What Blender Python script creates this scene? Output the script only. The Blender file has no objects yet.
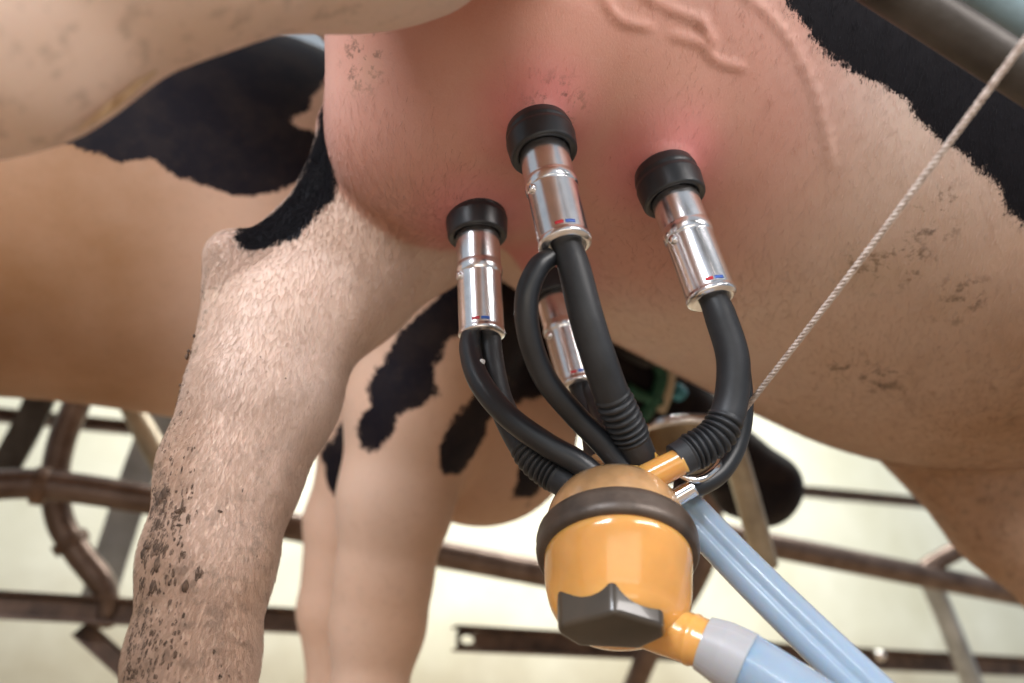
import bpy, math, random
import numpy as np
from mathutils import Vector

# ------------------------------------------------------------------ camera, sky, lights, exposure
FPX = 800.0
PITCH = math.radians(26.8)
CP, SP = math.cos(PITCH), math.sin(PITCH)
EYE = np.array([0.0, 0.0, 0.15])
scene = bpy.context.scene
COL = scene.collection

cam_d = bpy.data.cameras.new('camera')
cam = bpy.data.objects.new('camera', cam_d)
COL.objects.link(cam)
cam.location = EYE
cam.rotation_euler = (math.pi / 2 + PITCH, 0, 0)
cam_d.sensor_width = 36.0
cam_d.lens = FPX * 36.0 / 1024.0
cam_d.clip_start = 0.02
cam_d.clip_end = 60
cam_d.dof.use_dof = True
cam_d.dof.focus_distance = 0.655
cam_d.dof.aperture_fstop = 2.7
scene.camera = cam

world = bpy.data.worlds.new('overcast_sky')
scene.world = world
world.use_nodes = True
bg = world.node_tree.nodes['Background']
bg.inputs[0].default_value = (0.80, 0.90, 1.0, 1)
bg.inputs[1].default_value = 0.42

scene.view_settings.view_transform = 'Standard'
scene.view_settings.look = 'None'
scene.view_settings.gamma = 1
scene.view_settings.use_curve_mapping = False
scene.view_settings.exposure = 0.15


def area(name, loc, target, sx, sy, power, color):
    d = bpy.data.lights.new(name, 'AREA')
    d.shape = 'RECTANGLE'
    d.size, d.size_y = sx, sy
    d.energy = power
    d.color = color
    o = bpy.data.objects.new(name, d)
    COL.objects.link(o)
    o.location = loc
    v = Vector(target) - Vector(loc)
    o.rotation_euler = v.to_track_quat('-Z', 'Y').to_euler()
    return o


# windows / strip lamps of the parlour behind and beside the milker, plus added fills
area('parlour_window_light', (-0.9, -1.3, 1.55), (0.0, 0.7, 0.6), 0.9, 0.8, 66, (0.90, 0.94, 1.0))
area('pit_strip_light', (1.5, -0.9, 1.3), (0.2, 0.7, 0.65), 1.4, 0.5, 36, (1.0, 0.95, 0.92))
area('pit_fill_low', (0.2, -1.2, -0.1), (0.1, 0.8, 0.5), 1.6, 0.5, 5, (1.0, 0.86, 0.68))  # unseen warm fill added low in front of the cows
area('wall_fill', (0.8, 2.2, 2.6), (0.7, 3.4, 0.9), 3.0, 0.5, 130, (1.0, 0.98, 0.90))  # unseen light added to brighten the back wall

# ------------------------------------------------------------------ helpers
def P(px, py, d):
    u = (px - 512.0) / FPX * d
    v = (341.5 - py) / FPX * d
    return np.array([u, d * CP - v * SP, EYE[2] + d * SP + v * CP])


AX = np.array([0.918, 0.396, 0.0]); AX /= np.linalg.norm(AX)      # the way the cows face
LT = np.array([-AX[1], AX[0], 0.0])                                 # away from the pit
UP = np.array([0.0, 0.0, 1.0])
ORG = np.array([-0.30, 0.49, 0.0])
R_COW = np.stack([AX, LT, UP])                                      # world -> cow frame rows


def C(t, l, z):
    return ORG + AX * t + LT * l + UP * z


def ray_dir(px, py):
    d = P(px, py, 1.0) - EYE
    return d / np.linalg.norm(d)


def on_side(px, py, lat):
    """point of the vertical plane 'lat' metres beside the cow's axis, as (along, height)"""
    r = ray_dir(px, py)
    s = (lat - np.dot(EYE - ORG, LT)) / np.dot(r, LT)
    q = EYE + r * s - ORG
    return (float(np.dot(q, AX)), float(q[2]))


def finish(name, me, mat, parent=None, smooth=True):
    if mat is not None:
        me.materials.append(mat)
    if smooth:
        me.polygons.foreach_set('use_smooth', np.ones(len(me.polygons), dtype=bool))
    me.update()
    o = bpy.data.objects.new(name, me)
    COL.objects.link(o)
    if parent is not None:
        o.parent = parent
        o.matrix_parent_inverse = parent.matrix_world.inverted()
    return o


def pymesh(name, verts, faces, mat, parent=None, smooth=True):
    me = bpy.data.meshes.new(name)
    me.from_pydata([tuple(map(float, v)) for v in verts], [], [tuple(map(int, f)) for f in faces])
    return finish(name, me, mat, parent, smooth)


def fastmesh(name, V, F):
    V = np.asarray(V, np.float32); F = np.asarray(F, np.int32)
    me = bpy.data.meshes.new(name)
    me.vertices.add(len(V)); me.vertices.foreach_set('co', V.ravel())
    k = F.shape[1]
    me.loops.add(F.size); me.loops.foreach_set('vertex_index', F.ravel())
    me.polygons.add(len(F))
    me.polygons.foreach_set('loop_start', np.arange(0, F.size, k, dtype=np.int32))
    me.update(calc_edges=True)
    return me


def empty(name, loc, label, cat, group=None):
    o = bpy.data.objects.new(name, None)
    COL.objects.link(o)
    o.location = tuple(map(float, loc))
    o.empty_display_size = 0.05
    bpy.context.view_layer.update()
    return tag(o, label, cat, group)


def tag(o, label, cat, group=None, kind=None):
    o['label'] = label
    o['category'] = cat
    if group: o['group'] = group
    if kind: o['kind'] = kind
    return o


def catmull(pts, n):
    pts = [np.asarray(p, float) for p in pts]
    if len(pts) == 2:
        return np.array([pts[0] + (pts[1] - pts[0]) * i / n for i in range(n + 1)])
    q = [2 * pts[0] - pts[1]] + pts + [2 * pts[-1] - pts[-2]]
    seg = len(pts) - 1
    out = []
    for i in range(n + 1):
        x = i / n * seg
        k = min(int(x), seg - 1)
        t = x - k
        p0, p1, p2, p3 = q[k:k + 4]
        out.append(0.5 * ((2 * p1) + (-p0 + p2) * t + (2 * p0 - 5 * p1 + 4 * p2 - p3) * t * t
                          + (-p0 + 3 * p1 - 3 * p2 + p3) * t ** 3))
    return np.array(out)


def sweep(path, rad, sides=20, caps=True, shape=None, up=None):
    """tube along path; rad scalar or per point; shape = optional 2D outline (unit)"""
    path = np.asarray(path); n = len(path)
    rad = np.full(n, rad) if np.isscalar(rad) else np.asarray(rad)
    T = np.gradient(path, axis=0)
    T /= np.linalg.norm(T, axis=1)[:, None] + 1e-12
    a = np.array(up if up is not None else (0.0, 0.0, 1.0), float)
    if abs(np.dot(a, T[0])) > 0.95: a = np.array([1.0, 0.0, 0.0])
    u = a - T[0] * np.dot(a, T[0]); u /= np.linalg.norm(u)
    if shape is None:
        shape = [(math.cos(2 * math.pi * k / sides), math.sin(2 * math.pi * k / sides)) for k in range(sides)]
    sides = len(shape)
    V = []
    for i in range(n):
        u = u - T[i] * np.dot(u, T[i]); u /= np.linalg.norm(u)
        w = np.cross(T[i], u)
        for (cx, cy) in shape:
            V.append(path[i] + rad[i] * (cx * w + cy * u))
    F = []
    for i in range(n - 1):
        for k in range(sides):
            k2 = (k + 1) % sides
            F.append((i * sides + k, i * sides + k2, (i + 1) * sides + k2, (i + 1) * sides + k))
    if caps:
        F.append(tuple(range(sides))[::-1])
        F.append(tuple((n - 1) * sides + k for k in range(sides)))
    return V, F


def tube(name, pts, rad, mat, parent=None, n=60, sides=20, radfn=None, caps=True):
    path = catmull(pts, n)
    s = np.linspace(0, 1, n + 1)
    r = np.interp(s, np.linspace(0, 1, len(rad)), rad) if hasattr(rad, '__len__') else np.full(n + 1, rad)
    if radfn: r = r * np.array([radfn(x) for x in s])
    V, F = sweep(path, r, sides, caps)
    return pymesh(name, V, F, mat, parent)


def frame_from(axis, ref=(1.0, 0.0, 0.0)):
    a = np.asarray(axis, float); a = a / np.linalg.norm(a)
    r = np.asarray(ref, float)
    x = r - a * np.dot(r, a); x /= np.linalg.norm(x)
    return x, np.cross(a, x), a


def lathe(name, base, axis, prof, mat, parent=None, sides=48, ref=(1.0, 0.0, 0.0), squash=None, smooth=True):
    x, y, a = frame_from(axis, ref)
    base = np.asarray(base)
    V = []; F = []
    for (r, h) in prof:
        for k in range(sides):
            th = 2 * math.pi * k / sides
            m = squash(th, h) if squash else 1.0
            V.append(base + a * h + r * m * (math.cos(th) * x + math.sin(th) * y))
    n = len(prof)
    for i in range(n - 1):
        for k in range(sides):
            k2 = (k + 1) % sides
            F.append((i * sides + k, i * sides + k2, (i + 1) * sides + k2, (i + 1) * sides + k))
    F.append(tuple(range(sides))[::-1])
    F.append(tuple((n - 1) * sides + k for k in range(sides)))
    return pymesh(name, V, F, mat, parent, smooth)


def round_profile(pts, r=0.002, seg=4):
    """fillet the corners of a polyline profile"""
    out = [pts[0]]
    for i in range(1, len(pts) - 1):
        p = np.array(pts[i]); a = np.array(pts[i - 1]); b = np.array(pts[i + 1])
        la, lb = np.linalg.norm(a - p), np.linalg.norm(b - p)
        k = min(r, la * .45, lb * .45)
        s = p + (a - p) / la * k; e = p + (b - p) / lb * k
        for j in range(seg + 1):
            t = j / seg
            out.append(tuple((1 - t) ** 2 * s + 2 * t * (1 - t) * p + t * t * e))
    out.append(pts[-1])
    return out


# ------------------------------------------------------------------ materials
def mat_new(name):
    m = bpy.data.materials.new(name)
    m.use_nodes = True
    nt = m.node_tree
    return m, nt, nt.nodes['Principled BSDF']


def node(nt, t, **kw):
    n = nt.nodes.new(t)
    for k, v in kw.items(): setattr(n, k, v)
    return n


def noise(nt, scale, detail=4, rough=.55, vec=None, stretch=None):
    n = node(nt, 'ShaderNodeTexNoise')
    n.inputs['Scale'].default_value = scale
    n.inputs['Detail'].default_value = detail
    n.inputs['Roughness'].default_value = rough
    if vec is None:
        vec = node(nt, 'ShaderNodeTexCoord').outputs['Object']
    if stretch:
        mp = node(nt, 'ShaderNodeMapping')
        mp.inputs['Scale'].default_value = stretch
        nt.links.new(vec, mp.inputs['Vector'])
        vec = mp.outputs['Vector']
    nt.links.new(vec, n.inputs['Vector'])
    return n.outputs['Fac']


def ramp(nt, fac, stops):
    r = node(nt, 'ShaderNodeValToRGB')
    e = r.color_ramp.elements
    while len(e) < len(stops): e.new(0.5)
    for el, (p, c) in zip(e, stops):
        el.position = p
        el.color = (*c, 1) if len(c) == 3 else c
    nt.links.new(fac, r.inputs['Fac'])
    return r.outputs['Color']


def math_(nt, op, a, b=None, clamp=False):
    n = node(nt, 'ShaderNodeMath', operation=op, use_clamp=clamp)
    for i, v in enumerate((a, b)):
        if v is None: continue
        if isinstance(v, (int, float)): n.inputs[i].default_value = v
        else: nt.links.new(v, n.inputs[i])
    return n.outputs[0]


def mix(nt, fac, a, b, mode='MIX'):
    n = node(nt, 'ShaderNodeMix', data_type='RGBA', blend_type=mode)
    for i, v in ((0, fac), (6, a), (7, b)):
        if isinstance(v, (int, float)): n.inputs[i].default_value = v
        elif isinstance(v, tuple): n.inputs[i].default_value = (*v, 1)
        else: nt.links.new(v, n.inputs[i])
    return n.outputs[2]


def bump(nt, bsdf, height, strength, dist):
    b = node(nt, 'ShaderNodeBump')
    b.inputs['Strength'].default_value = strength
    b.inputs['Distance'].default_value = dist
    nt.links.new(height, b.inputs['Height'])
    nt.links.new(b.outputs['Normal'], bsdf.inputs['Normal'])


def simple(name, base, rough=.5, metal=0., var=.15, scale=30, bmp=.15, bdist=.001, spec=None, coat=0., sss=0., trans=0., dark=None):
    m, nt, b = mat_new(name)
    f = noise(nt, scale)
    lo = tuple(c * (1 - var) for c in base); hi = tuple(min(1, c * (1 + var)) for c in base)
    if dark: lo = dark
    c = ramp(nt, f, [(.3, lo), (.7, hi)])
    nt.links.new(c, b.inputs['Base Color'])
    b.inputs['Roughness'].default_value = rough
    b.inputs['Metallic'].default_value = metal
    b.inputs['Coat Weight'].default_value = coat
    b.inputs['Coat Roughness'].default_value = .08
    if spec is not None: b.inputs['Specular IOR Level'].default_value = spec
    if sss:
        b.inputs['Subsurface Weight'].default_value = sss
        b.inputs['Subsurface Radius'].default_value = (1.0, .5, .25)
        b.inputs['Subsurface Scale'].default_value = .015
    if trans:
        b.inputs['Transmission Weight'].default_value = trans
        b.inputs['IOR'].default_value = 1.3
    if bmp: bump(nt, b, noise(nt, scale * 6), bmp, bdist)
    return m


def attr(nt, name):
    a = node(nt, 'ShaderNodeAttribute')
    a.attribute_name = name
    return a.outputs['Fac']


def coat_material(name, white, black, hair=False, shin=(.62, .30, .24), teatred=(.66, .20, .22)):
    """cow coat: pale hair, black patches from the signed distance 'patch', bare pink skin, dirt"""
    m, nt, b = mat_new(name)
    tc = node(nt, 'ShaderNodeTexCoord').outputs['Object']
    fur = noise(nt, 1, 4, .65, tc, (620, 620, 130))
    big = noise(nt, 9, 3, .5, tc)
    fine = noise(nt, 60, 5, .65, tc)
    hue = ramp(nt, noise(nt, 5, 4, .6, tc), [(.3, (1, .93, .86)), (.7, (1, 1, 1))])
    c0 = mix(nt, big, tuple(x * .84 for x in white), white)
    c0 = mix(nt, math_(nt, 'MULTIPLY', fur, .38), c0, tuple(x * y for x, y in zip(white, (.70, .60, .52))))
    skin = mix(nt, big, tuple(x * .88 for x in shin), shin)
    skin = mix(nt, math_(nt, 'MULTIPLY', attr(nt, 'teat'), .9), skin, teatred)
    skin = mix(nt, math_(nt, 'MULTIPLY', fur, .22), skin, (.85, .62, .52))
    pk = math_(nt, 'MULTIPLY', attr(nt, 'pink'), math_(nt, 'ADD', .70, math_(nt, 'MULTIPLY', noise(nt, 11, 5, .65, tc), .5)), clamp=True)
    c1 = mix(nt, 1.0, mix(nt, pk, c0, skin), hue, 'MULTIPLY')
    # brown painted in for belly and flank shade, plus tan staining on the leg
    stn_shd = math_(nt, 'MULTIPLY', attr(nt, 'stain_shade'), math_(nt, 'ADD', .45, math_(nt, 'MULTIPLY', noise(nt, 6, 5, .65, tc), .9)), clamp=True)
    c1 = mix(nt, stn_shd, c1, (.33, .165, .075))
    # ragged patch edge: hairs of one colour lying over the other
    e = math_(nt, 'MULTIPLY', math_(nt, 'SUBTRACT', noise(nt, 1, 5, .75, tc, (380, 380, 60)), .5), .026)
    e2 = math_(nt, 'MULTIPLY', math_(nt, 'SUBTRACT', noise(nt, 22, 3, .6, tc), .5), .030)
    sd = math_(nt, 'ADD', math_(nt, 'ADD', attr(nt, 'patch'), e), e2)
    pm = math_(nt, 'ADD', math_(nt, 'MULTIPLY', sd, -280.0), .5, clamp=True)
    blk = mix(nt, fur, tuple(x * .5 for x in black), tuple(min(1, x * 1.7) for x in black))
    c2 = mix(nt, pm, c1, blk)
    # caked dirt specks
    dn = ramp(nt, noise(nt, 75, 5, .7, tc), [(.53, (0, 0, 0)), (.62, (1, 1, 1))])
    dm = math_(nt, 'MULTIPLY', attr(nt, 'dirt'), dn)
    c3 = mix(nt, dm, c2, (.10, .062, .038))
    st = ramp(nt, noise(nt, 14, 4, .6, tc), [(.42, (0, 0, 0)), (.68, (1, 1, 1))])
    c3 = mix(nt, math_(nt, 'MULTIPLY', math_(nt, 'MULTIPLY', attr(nt, 'dirt'), st), .45), c3, (.50, .33, .20))
    nt.links.new(c3, b.inputs['Base Color'])
    b.inputs['Roughness'].default_value = .62 if not hair else .5
    nt.links.new(math_(nt, 'SUBTRACT', .40, math_(nt, 'MULTIPLY', pm, .28)), b.inputs['Specular IOR Level'])
    b.inputs['Sheen Weight'].default_value = .04
    b.inputs['Sheen Roughness'].default_value = .4
    if not hair:
        b.inputs['Subsurface Weight'].default_value = .12
        b.inputs['Subsurface Radius'].default_value = (1.0, .35, .2)
        b.inputs['Subsurface Scale'].default_value = .01
        h = math_(nt, 'ADD', fur, math_(nt, 'MULTIPLY', fine, .6))
        bump(nt, b, h, .32, .0010)
    return m


M = {}
M['coat'] = coat_material('cow_coat', (.82, .64, .55), (.007, .006, .008))
M['coat_hair'] = coat_material('cow_hair', (.86, .69, .60), (.008, .007, .009), hair=True)
M['coat2'] = coat_material('far_cow_coat', (.72, .49, .37), (.007, .005, .008))
M['chrome'] = simple('polished_steel', (.86, .84, .85), .13, 1.0, var=.05, scale=20, bmp=.05)
M['worn_chrome'] = simple('scratched_steel_shell', (.90, .88, .89), .24, 1.0, var=.1, scale=60, bmp=.08)
M['rubber'] = simple('black_rubber', (.014, .016, .020), .38, var=.35, scale=25, bmp=.12, spec=.6)
M['rubber_dull'] = simple('grey_black_rubber', (.022, .024, .028), .48, var=.3, scale=40, bmp=.2, spec=.5)
M['band'] = simple('worn_clamp_band', (.085, .062, .048), .42, .3, var=.5, scale=35, bmp=.25, spec=.6)
M['cap'] = simple('dark_translucent_cap', (.045, .032, .020), .33, var=.35, scale=18, bmp=.1, coat=.5)
M['amber'] = simple('amber_plastic', (.68, .33, .085), .2, var=.16, scale=14, bmp=.05, coat=.6, sss=.5)
M['amber_top'] = simple('smoky_amber_plastic', (.52, .30, .14), .12, var=.35, scale=22, bmp=.05, coat=.8, sss=.1)
M['hose'] = simple('milky_blue_hose', (.33, .43, .55), .22, var=.12, scale=6, bmp=.03, coat=.4, sss=.5, trans=.25)
M['hose_grey'] = simple('grey_silicone_cuff', (.42, .42, .44), .35, var=.1, scale=12, bmp=.05, sss=.5, trans=.15)
M['rust'] = simple('rusty_steel_tube', (.15, .105, .085), .34, .55, var=.45, scale=16, bmp=.3, dark=(.09, .055, .04))
M['rust_dark'] = simple('dark_rusted_iron', (.12, .070, .045), .5, .35, var=.5, scale=22, bmp=.3, dark=(.045, .028, .02))
M['galv'] = simple('galvanised_steel', (.42, .45, .48), .4, .7, var=.25, scale=14, bmp=.2)
M['beige_tube'] = simple('weathered_zinc_tube', (.42, .36, .27), .45, .4, var=.3, scale=14, bmp=.25)
M['dark_pipe'] = simple('tarnished_overhead_pipe', (.060, .052, .046), .5, .35, var=.6, scale=18, bmp=.3, dark=(.03, .022, .016))
M['hoof'] = simple('hoof_horn', (.10, .075, .055), .5, var=.3, scale=30, bmp=.3)
M['mud'] = simple('dried_mud', (.085, .050, .032), .85, var=.5, scale=120, bmp=.5)
M['green'] = simple('green_webbing', (.015, .09, .055), .7, var=.3, scale=80, bmp=.4)
M['blue_tag'] = simple('blue_plastic', (.05, .30, .42), .4, bmp=.05)
M['cream_strap'] = simple('cream_strap', (.55, .46, .33), .6, bmp=.2)
M['red_glint'] = simple('red_reflection', (.65, .04, .06), .35, bmp=0)
M['blue_glint'] = simple('blue_reflection', (.06, .16, .60), .35, bmp=0)


def rope_mat():
    m, nt, b = mat_new('twisted_cotton')
    tc = node(nt, 'ShaderNodeTexCoord').outputs['Object']
    f = noise(nt, 260, 4, .6, tc)
    c = ramp(nt, f, [(.3, (.34, .25, .20)), (.6, (.66, .56, .50))])
    nt.links.new(c, b.inputs['Base Color'])
    b.inputs['Roughness'].default_value = .85
    return m


M['rope'] = rope_mat()


def wall_mat():
    m, nt, b = mat_new('cream_wall_paint')
    tc = node(nt, 'ShaderNodeTexCoord').outputs['Object']
    f = noise(nt, 1.6, 6, .6, tc)
    c = ramp(nt, f, [(.25, (.66, .65, .50)), (.6, (.82, .82, .70))])
    sep = node(nt, 'ShaderNodeSeparateXYZ'); nt.links.new(tc, sep.inputs[0])
    h = math_(nt, 'ADD', sep.outputs['Z'], math_(nt, 'MULTIPLY', math_(nt, 'SUBTRACT', noise(nt, 3.5, 5, .65, tc), .5), .5))
    splash = node(nt, 'ShaderNodeMapRange')
    splash.inputs['From Min'].default_value = .74
    splash.inputs['From Max'].default_value = .36
    nt.links.new(h, splash.inputs['Value'])
    c = mix(nt, math_(nt, 'MULTIPLY', splash.outputs[0], .55), c, (.34, .27, .17))
    nt.links.new(c, b.inputs['Base Color'])
    b.inputs['Roughness'].default_value = .6
    bump(nt, b, noise(nt, 40, 5, .6, tc), .15, .003)
    return m


def floor_mat():
    m, nt, b = mat_new('wet_concrete')
    tc = node(nt, 'ShaderNodeTexCoord').outputs['Object']
    f = noise(nt, 5, 8, .65, tc)
    c = ramp(nt, f, [(.3, (.22, .155, .10)), (.65, (.40, .30, .20))])
    nt.links.new(c, b.inputs['Base Color'])
    b.inputs['Roughness'].default_value = .45
    bump(nt, b, noise(nt, 60, 6, .6, tc), .4, .004)
    return m


# ------------------------------------------------------------------ setting
def box_mesh(cs, name, mat, parent=None, bevel=0.0):
    """oriented box from centre, three half vectors"""
    c, a, b_, d = [np.asarray(x, float) for x in cs]
    V = [c + sa * a + sb * b_ + sd * d for sa in (-1, 1) for sb in (-1, 1) for sd in (-1, 1)]
    F = [(0, 1, 3, 2), (4, 6, 7, 5), (0, 4, 5, 1), (2, 3, 7, 6), (0, 2, 6, 4), (1, 5, 7, 3)]
    o = pymesh(name, V, F, mat, parent, smooth=False)
    if bevel:
        md = o.modifiers.new('bevel', 'BEVEL'); md.width = bevel; md.segments = 2
    return o


o = box_mesh((C(1.0, 2.95 + .06, 1.1), AX * 5.5, LT * .06, UP * 1.35), 'wall_back', wall_mat(), bevel=.01)
o['kind'] = 'structure'
o = box_mesh((C(1.0, 1.16, -.06), AX * 5.5, LT * 1.79, UP * .06), 'floor', floor_mat(), bevel=.004)
o['kind'] = 'structure'
# the pit wall and pit floor the milker stands on, below and behind the picture
o = box_mesh((C(1.0, -1.7, -.85), AX * 5.5, LT * 1.07, UP * .06), 'floor_pit', floor_mat(), bevel=.004)
o['kind'] = 'structure'

# ------------------------------------------------------------------ implicit-surface modelling of the animals
class Sdf:
    def __init__(self):
        self.prims = []

    def cone(self, p0, p1, r0, r1, k=.03, lat=1.0):
        self.prims.append(('cone', np.asarray(p0, float), np.asarray(p1, float), r0, r1, k, lat)); return self

    def chain(self, pts, k=.03, lat=1.0, k_in=.012):
        for i in range(len(pts) - 1):
            (a, ra), (b, rb) = pts[i], pts[i + 1]
            self.cone(a, b, ra, rb, k if i == 0 else max(k_in, .35 * min(ra, rb)), lat)
        return self

    def ell(self, c, radii, k=.05, rot=None):
        self.prims.append(('ell', np.asarray(c, float), np.asarray(radii, float), None, None, k, rot)); return self

    def cut(self, c, radii, k=.05):
        self.prims.append(('cut', np.asarray(c, float), np.asarray(radii, float), None, None, k, None)); return self

    def __call__(self, X):
        out = np.empty(len(X), np.float32)
        CH = 200000
        for i in range(0, len(X), CH):
            out[i:i + CH] = self._eval(X[i:i + CH])
        return out

    def _eval(self, X):
        f = np.full(len(X), 10.0)
        for (kind, a, b, r0, r1, k, ex) in self.prims:
            if kind == 'cone':
                q, p, pb = X, a, b
                sc = 1.0
                if ex != 1.0:
                    q = X @ R_COW.T * np.array([1, 1 / ex, 1]); p = R_COW @ a * np.array([1, 1 / ex, 1]); pb = R_COW @ b * np.array([1, 1 / ex, 1])
                    sc = .5 * (1 + ex)
                ab = pb - p
                t = np.clip(((q - p) @ ab) / (ab @ ab), 0, 1)
                d = (np.linalg.norm(q - p - t[:, None] * ab, axis=1) - (r0 + (r1 - r0) * t)) * sc
            else:
                R = R_COW if ex is None else ex @ R_COW
                q = (X - a) @ R.T
                k1 = np.linalg.norm(q / b, axis=1)
                k2 = np.linalg.norm(q / (b * b), axis=1) + 1e-9
                d = k1 * (k1 - 1) / k2
                d = np.where(k1 < .3, -b.min() * .7, d)
            if kind == 'cut':
                g = -d
                h = np.clip(.5 - .5 * (f - g) / k, 0, 1)
                f = f * (1 - h) + g * h + k * h * (1 - h)
            else:
                h = np.clip(.5 + .5 * (f - d) / k, 0, 1)
                f = d * h + f * (1 - h) - k * h * (1 - h)
        return f


def surface(sdf, lo, hi, h=.008, subdiv=True):
    lo = np.asarray(lo, float); hi = np.asarray(hi, float)
    B = 4
    n = (np.ceil((hi - lo) / (h * B)).astype(int)) * B + 1
    nc = (n - 1) // B + 1
    gc = np.stack(np.meshgrid(*[lo[i] + np.arange(nc[i]) * h * B for i in range(3)], indexing='ij'), -1)
    fc = sdf(gc.reshape(-1, 3)).reshape(nc)
    near = np.abs(fc) < h * B * 2.6
    blk = np.zeros(nc - 1, bool)
    for dx in (0, 1):
        for dy in (0, 1):
            for dz in (0, 1):
                blk |= near[dx:nc[0] - 1 + dx, dy:nc[1] - 1 + dy, dz:nc[2] - 1 + dz]
    f = np.repeat(np.repeat(np.repeat(fc, B, 0), B, 1), B, 2)[:n[0], :n[1], :n[2]].astype(np.float32).copy()
    need = np.zeros(n, bool)
    bi = np.argwhere(blk)
    off = np.stack(np.meshgrid(*[np.arange(B + 1)] * 3, indexing='ij'), -1).reshape(-1, 3)
    idx = (bi[:, None, :] * B + off[None]).reshape(-1, 3)
    need[idx[:, 0], idx[:, 1], idx[:, 2]] = True
    ii = np.argwhere(need)
    f[ii[:, 0], ii[:, 1], ii[:, 2]] = sdf(lo + ii * h)
    # surface nets
    s = f < 0
    nx, ny, nz = n
    corner = [(a, b, c) for a in (0, 1) for b in (0, 1) for c in (0, 1)]
    cnt = np.zeros((nx - 1, ny - 1, nz - 1), np.int8)
    for (a, b, c) in corner:
        cnt += s[a:nx - 1 + a, b:ny - 1 + b, c:nz - 1 + c]
    act = (cnt > 0) & (cnt < 8)
    cells = np.argwhere(act)
    vid = np.full(act.shape, -1, np.int32)
    vid[act] = np.arange(len(cells))
    acc = np.zeros((len(cells), 3)); num = np.zeros(len(cells))
    vals = {cn: f[cells[:, 0] + cn[0], cells[:, 1] + cn[1], cells[:, 2] + cn[2]] for cn in corner}
    for ca in corner:
        for ax in range(3):
            if ca[ax]: continue
            cb = list(ca); cb[ax] = 1; cb = tuple(cb)
            va, vb = vals[ca], vals[cb]
            m = (va < 0) != (vb < 0)
            t = np.where(m, va / np.where(m, va - vb, 1), 0)
            p = np.array(ca, float)[None] + np.zeros((len(cells), 3)); p[:, ax] += t
            acc[m] += p[m]; num[m] += 1
    V = lo + (cells + acc / num[:, None]) * h
    quads = []
    for ax in range(3):
        sl0 = [slice(None)] * 3; sl1 = [slice(None)] * 3
        sl0[ax] = slice(0, n[ax] - 1); sl1[ax] = slice(1, n[ax])
        ch = s[tuple(sl0)] != s[tuple(sl1)]
        e = np.argwhere(ch)
        o1, o2 = [(1, 2), (2, 0), (0, 1)][ax]
        ok = (e[:, o1] > 0) & (e[:, o2] > 0) & (e[:, o1] < n[o1] - 1) & (e[:, o2] < n[o2] - 1)
        e = e[ok]
        inside = s[e[:, 0], e[:, 1], e[:, 2]]
        def g(d1, d2):
            c = e.copy(); c[:, o1] -= d1; c[:, o2] -= d2
            return vid[c[:, 0], c[:, 1], c[:, 2]]
        q = np.stack([g(1, 1), g(0, 1), g(0, 0), g(1, 0)], 1)
        q[~inside] = q[~inside][:, ::-1]
        quads.append(q)
    F = np.concatenate(quads)

    def project(V, it=2):
        for _ in range(it):
            e_ = .0015
            g = np.stack([sdf(V + np.eye(3)[i] * e_) - sdf(V - np.eye(3)[i] * e_) for i in range(3)], 1) / (2 * e_)
            gn = np.linalg.norm(g, axis=1)[:, None] + 1e-6
            V = V - np.clip(sdf(V)[:, None], -h, h) * g / gn / np.maximum(gn, .6)
        return V

    V = project(V, 1)
    if subdiv:
        E = np.concatenate([F[:, [0, 1]], F[:, [1, 2]], F[:, [2, 3]], F[:, [3, 0]]])
        Es = np.sort(E, 1)
        key = Es[:, 0].astype(np.int64) * (len(V) + 1) + Es[:, 1]
        uk, inv = np.unique(key, return_inverse=True)
        ea = (uk // (len(V) + 1)).astype(int); eb = (uk % (len(V) + 1)).astype(int)
        em = (V[ea] + V[eb]) / 2
        fcn = V[F].mean(1)
        nv, ne, nf = len(V), len(em), len(F)
        V2 = np.concatenate([V, em, fcn])
        iv = inv.reshape(4, nf) + nv
        fi = np.arange(nf) + nv + ne
        F = np.concatenate([np.stack([F[:, 0], iv[0], fi, iv[3]], 1), np.stack([F[:, 1], iv[1], fi, iv[0]], 1),
                            np.stack([F[:, 2], iv[2], fi, iv[1]], 1), np.stack([F[:, 3], iv[3], fi, iv[2]], 1)])
        V = project(V2, 2)
    return V, F


def poly_sd(X2, poly):
    """signed distance (negative inside) to a polygon"""
    P0 = np.asarray(poly); P1 = np.roll(P0, -1, 0)
    d2 = np.full(len(X2), 1e9); ins = np.zeros(len(X2), bool)
    for a, b in zip(P0, P1):
        e = b - a; w = X2 - a
        t = np.clip((w @ e) / (e @ e + 1e-12), 0, 1)
        d2 = np.minimum(d2, ((w - t[:, None] * e) ** 2).sum(1))
        c = ((a[1] > X2[:, 1]) != (b[1] > X2[:, 1])) & (X2[:, 0] < (b[0] - a[0]) * (X2[:, 1] - a[1]) / (b[1] - a[1] + 1e-12) + a[0])
        ins ^= c
    d = np.sqrt(d2)
    return np.where(ins, -d, d)


def side_uv(V):
    q = V - ORG
    return np.stack([q @ AX, V[:, 2]], 1)


def add_attr(me, name, val):
    a = me.attributes.new(name, 'FLOAT', 'POINT')
    a.data.foreach_set('value', np.asarray(val, np.float32))


def sstep(a, b, x):
    t = np.clip((x - a) / (b - a), 0, 1)
    return t * t * (3 - 2 * t)


def seg_dist(V, pts):
    d = np.full(len(V), 9.0)
    for a, b in zip(pts[:-1], pts[1:]):
        ab = b - a
        t = np.clip((V - a) @ ab / (ab @ ab), 0, 1)
        d = np.minimum(d, np.linalg.norm(V - a - t[:, None] * ab, axis=1))
    return d


TEAT = [P(537, 128, .668), P(664, 170, .708), P(477, 210, .766), P(546, 275, .872)]

# ---- the milked cow
cowA = Sdf()
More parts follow.
